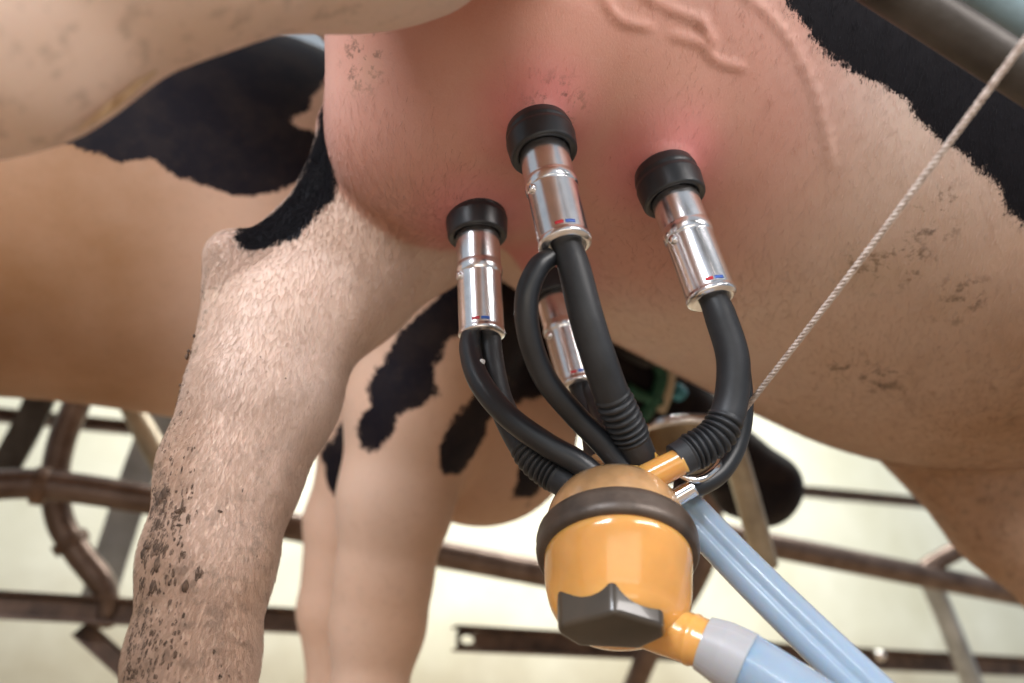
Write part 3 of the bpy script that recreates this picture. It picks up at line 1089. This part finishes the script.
# far cup
tube('milk_tube', [P(578, 384, .818), P(584, 405, .80), P(592, 430, .765), P(597, 452, .71), P(600, 470, .67)],
     [.010, .011, .0115, .012, .0118], M['rubber_dull'], cluster, 80, 20)
tube('pulse_tube', [P(586, 386, .812), P(596, 410, .78), P(608, 440, .72), P(616, 464, .665)], [.0075, .008, .008, .008], M['rubber'], cluster, 60, 16)
# little white vent plug between the left tubes
lathe('air_vent_plug', P(482, 362, .672), -Fw, [(.0026, -.006), (.0026, .001), (.0016, .002), (.0002, .002)], simple('white_plug', (.75, .75, .75), .4), cluster, 16)

# long hoses
hose = empty('milk_hose', P(706, 645, .552), 'wide milky blue milk hose on the outlet of the amber claw', 'hose')
path = [P(703, 643, .551), P(722, 652, .545), P(746, 665, .537), P(800, 700, .515), P(900, 770, .475), P(1010, 860, .43)]
tube('hose_cuff', path[:3], [.0185, .0212, .0222], M['hose_grey'], hose, 40, 32)
tube('hose_wall', [path[2] + (path[1] - path[2]) * .3] + path[2:], [.0218, .0214, .0210, .0210, .0210], M['hose'], hose, 80, 32)
ph = empty('pulse_hose', P(690, 510, .62), 'slimmer twin-bore blue air hose running down right from the claw', 'hose')
A_, B_, C_ = P(672, 494, .655), P(760, 585, .60), P(905, 725, .52)
pea = []
for q in np.linspace(0, 2 * math.pi, 48, endpoint=False):
    rr_ = .0098 * (1 + .62 * math.cos(q) ** 2 - .10 * math.exp(-(math.cos(q) / .25) ** 2))
    pea.append((rr_ * math.cos(q), rr_ * math.sin(q)))
pth = catmull([A_, B_, C_, P(1080, 890, .44)], 60)
V, F = sweep(pth, 1.0, shape=pea, up=-Fw)
pymesh('twin_bore_hose', V, F, M['hose'], ph)
# cord
cord_a, cord_b = P(700, 466, .70), P(1130, -102, .42)
cord_pts = np.array([cord_a + (cord_b - cord_a) * i / 240 for i in range(241)])
cord_pts[:, 2] -= .004 * np.sin(np.linspace(0, math.pi, 241))
rp = empty('pull_cord', cord_a, 'thin twisted pale cord stretched diagonally past the cow', 'cord')
tdir = cord_b - cord_a; tl = np.linalg.norm(tdir); xx, yy, zz = frame_from(tdir)
for k in range(3):
    q = np.linspace(0, tl / .012 * 2 * math.pi, 241 * 4) + k * 2 * math.pi / 3
    base_ = np.stack([np.interp(np.linspace(0, 240, 241 * 4), np.arange(241), cord_pts[:, i]) for i in range(3)], 1)
    pp = base_ + .0011 * (np.cos(q)[:, None] * xx + np.sin(q)[:, None] * yy)
    V, F = sweep(pp, .00135, 7)
    pymesh('strand', V, F, M['rope'], rp)

# ------------------------------------------------------------------ pipes and stall rails
def rail_pts(px, py, d, s0, s1, n=2):
    p = P(px, py, d)
    return [p + AX * (s0 + (s1 - s0) * i / (n - 1)) for i in range(n)]


tag(tube('overhead_pipe', [P(640, -171, .53), P(907, 0, .53), P(1024, 75, .53), P(1400, 316, .53)], .0160, M['dark_pipe'], None, 40, 28),
    'thick tarnished pipe crossing the top right corner before the black flank', 'pipe')

tag(tube('corner_filler_tube', [P(760, -165, .545), P(920, -58, .545), P(1030, 14, .545), P(1400, 256, .545)], .0200, simple('pale_blue_grey', (.30, .42, .47), .4, var=.1), None, 40, 28),  # added tube standing in for the pale blue patch above the dark pipe
    'pale blue-grey tube added to fill the bright top right corner above the dark pipe', 'pipe')
G = 'rusty stall rails behind the cows'
mr = empty('stall_rail', P(100, 492, 1.62), 'long round rusty rail at left, clamped, running behind the muddy leg to the claw', 'rail', G)
tube('rail_tube', [P(-160, 500, 1.50), P(-40, 490, 1.55), P(10, 484, 1.58), P(60, 486, 1.60), P(150, 500, 1.63), P(300, 528, 1.72), P(450, 556, 1.80), P(640, 592, 1.90)],
     .030, M['rust'], mr, 120, 24)
r2 = empty('stall_rail', P(716, 534, 1.90), 'round rusty rail at right, running from the bent post behind the far fore leg', 'rail', G)
tube('rail_tube', [P(690, 528, 1.92), P(770, 545, 1.96), P(985, 588, 2.15), P(1150, 620, 2.32)], .030, M['rust'], r2, 60, 24)
lathe('clamp', P(40, 486, 1.595) - AX * .012, AX, round_profile([(.029, 0), (.038, 0), (.038, .026), (.029, .026)], .002), M['rust_dark'], mr, 28)


def angle_bar(name, a, b, wdt, mat, label, thick=.006, hole=None, group=None, cat='rail', up=UP):
    """L-section iron: a standing web and a top flange; a bolt hole near the first end"""
    t = empty(name, a, label, cat, group)
    a = np.asarray(a); b = np.asarray(b)
    D = (b - a) / np.linalg.norm(b - a)
    n_ = np.cross(D, up); n_ /= np.linalg.norm(n_)
    if np.dot(n_, EYE - a) < 0: n_ = -n_
    u = np.cross(n_, D)
    if u[2] < 0: u = -u
    L = np.linalg.norm(b - a)
    w = wdt / 2
    if hole:
        # web with a slotted hole: build plate as grid around the hole
        hx, hr = hole
        N = 20
        circ = [(hx + hr * 1.7 * math.cos(2 * math.pi * k / N), hr * math.sin(2 * math.pi * k / N)) for k in range(N)]
        sq = []
        for k in range(N):
            q = 2 * math.pi * k / N
            c_, s_ = math.cos(q), math.sin(q)
            m_ = max(abs(c_), abs(s_))
            sq.append((hx + min(hx, w * 1.2) * c_ / m_, w * s_ / m_))
        V = []; F = []
        for z_ in (0, thick):
            V += [a + D * x + u * y + n_ * z_ for x, y in circ] + [a + D * x + u * y + n_ * z_ for x, y in sq]
        for k in range(N):
            k2 = (k + 1) % N
            F += [(k, k2, N + k2, N + k), (2 * N + k, 3 * N + k, 3 * N + k2, 2 * N + k2), (k, 2 * N + k, 2 * N + k2, k2), (N + k, N + k2, 3 * N + k2, 3 * N + k)]
        xs = hx + min(hx, w * 1.2)
        b0 = len(V)
        for z_ in (0, thick):
            V += [a + D * xs - u * w + n_ * z_, a + D * xs + u * w + n_ * z_, a + D * L + u * w + n_ * z_, a + D * L - u * w + n_ * z_]
        F += [(b0, b0 + 1, b0 + 2, b0 + 3), (b0 + 7, b0 + 6, b0 + 5, b0 + 4)] + [(b0 + i, b0 + (i + 1) % 4, b0 + 4 + (i + 1) % 4, b0 + 4 + i) for i in range(4)]
        pymesh('web', V, F, mat, t, smooth=False)
    else:
        box_mesh((a + D * L / 2 + n_ * thick / 2, D * L / 2, u * w, n_ * thick / 2), 'web', mat, t, .001)
    box_mesh((a + D * L / 2 + u * (w + thick / 2) + n_ * .014, D * L / 2, u * thick / 2, n_ * .020), 'top_flange', M['rust_dark'], t, .001)
    box_mesh((a + D * L / 2 - u * (w + thick / 2) + n_ * .010, D * L / 2, u * thick / 2, n_ * .012), 'lower_lip', M['rust'], t, .001)
    return t


p_ = P(0, 606, 1.62)
angle_bar('bolted_rail', p_ - AX * .3, p_ + AX * .68, .040, M['rust_dark'], 'dark rusted channel rail low at left, behind the muddy leg', group=G)
p_ = P(452, 639, 1.80)
angle_bar('bolted_rail', p_, p_ + AX * 2.4, .042, M['rust_dark'], 'dark rusted channel rail low at right with bolt hole at its end', group=G, hole=(.035, .010))
p_ = P(0, 421, 2.3)
angle_bar('upper_rail', p_ - AX * .3, P(1060, 517, 3.25), .022, M['rust'], 'thin distant rail above the round rusty rail', group=G)
for q in (P(832, 497, 2.98), P(760, 490, 2.9)):
    pass
lathe('bolt_head', P(833, 498.5, 2.97), -Fw, [(.011, -.02), (.011, .004), (.0002, .006)], M['galv'], bpy.data.objects['upper_rail'], 12)
lathe('bolt_head', P(881, 656, 2.17), -Fw, [(.013, -.02), (.013, .004), (.0002, .006)], M['chrome'], bpy.data.objects['bolted_rail.001'], 16)

# bent tube at left with its clamp
bt = empty('bent_tube', P(60, 480, 1.66), 'bent rusty tube with a clamp crossing the round rail at left', 'tube')
tube('tube_body', [P(88, 370, 1.72), P(76, 405, 1.71), P(62, 440, 1.70), P(55, 480, 1.69), P(60, 520, 1.69), P(78, 552, 1.69), P(100, 580, 1.69), P(108, 600, 1.69), P(104, 625, 1.69)],
     [.028] * 6 + [.028, .022, .020], M['rust'], bt, 80, 22)
x0 = P(68, 538, 1.69); x1 = P(80, 556, 1.69)
lathe('clamp', x0, x1 - x0, round_profile([(.027, 0), (.037, 0), (.037, .022), (.027, .022)], .002), M['rust_dark'], bt, 28)
lathe('clamp_bolt', P(66, 560, 1.62), (1, 0, 0), [(.010, -.022), (.010, .022), (.006, .024)], M['rust_dark'], bt, 8)
# flat straps and short pieces
def strap(name, pts, w, th_, mat, label, cat='bracket', group=None):
    V, F = sweep(catmull(pts, 10), 1.0, shape=[(-w, -th_), (w, -th_), (w, th_), (-w, th_)], up=-Fw)
    o = pymesh(name, V, F, mat, None, smooth=False)
    m = o.modifiers.new('bevel', 'BEVEL'); m.width = .0015; m.segments = 2; m.limit_method = 'ANGLE'
    return tag(o, label, cat, group)
strap('flat_brace', [P(48, 380, 1.85), P(28, 425, 1.85), P(-8, 490, 1.85)], .034, .006, M['dark_pipe'], 'dark flat iron brace slanting at the left edge of the picture')
strap('flat_brace', [P(176, 380, 1.95), P(140, 470, 1.93), P(96, 605, 1.90)], .040, .005, M['galv'], 'pale grey galvanised strap slanting behind the rails beside the muddy leg')
o = tube('short_tube', [P(128, 402, 1.78), P(145, 432, 1.77), P(166, 470, 1.76)], [.022, .026, .026], M['beige_tube'], None, 20, 22)
tag(o, 'short weathered tube with open end at left of the muddy leg', 'tube')
angle_bar('corner_brace', P(80, 628, 1.72), P(160, 700, 1.72), .030, M['rust_dark'], 'dark angle brace under the left low channel rail', cat='bracket')
# post and bowl at centre right
o = tube('support_post', [P(722, 410, 1.33), P(748, 500, 1.35), P(766, 566, 1.36)], .021, M['beige_tube'], None, 30, 22)
tag(o, 'weathered pale tube post in front of the black muzzle', 'post')
fb = empty('drinking_bowl', P(684, 430, 1.22), 'round metal bowl with shining rim in front of the black head', 'bowl')
bx = P(684, 440, 1.22); bax = np.array([0, -.06, 1.0])
lathe('bowl_body', bx, bax, round_profile([(.010, -.048), (.030, -.046), (.055, -.030), (.065, -.004), (.069, .010), (.065, .010), (.060, -.004), (.026, -.040), (.001, -.042)], .006), simple('tarnished_bowl', (.22, .15, .08), .35, .6, var=.4, scale=18), fb, 48)
ringp = [bx + UP * .011 + .0695 * np.array([math.cos(q), math.sin(q), .06 * math.sin(q)]) for q in np.linspace(0, 2 * math.pi, 61)]
V, F = sweep(np.array(ringp), .0075, 14, caps=False)
pymesh('rim', V, F, M['chrome'], fb)
o = tube('bent_post', [P(708, 440, 1.86), P(710, 480, 1.86), P(710, 540, 1.86), P(690, 590, 1.86), P(655, 640, 1.86), P(620, 720, 1.86)], .026, M['rust'], None, 50, 20)
tag(o, 'bent rusty post dropping behind the amber claw', 'post')
o = tube('short_tube', [P(915, 577, 2.1), P(935, 563, 2.12), P(962, 548, 2.15)], [.024, .024, .024], M['rust'], None, 16, 18)
tag(o, 'short rusty tube rising from the right round rail beside the far fore leg', 'tube')
o = tube('diagonal_stay', [P(925, 572, 2.20), P(945, 615, 2.22), P(985, 715, 2.25)], .028, M['galv'], None, 20, 18)
tag(o, 'grey galvanised stay slanting down below the round rail at right', 'stay')
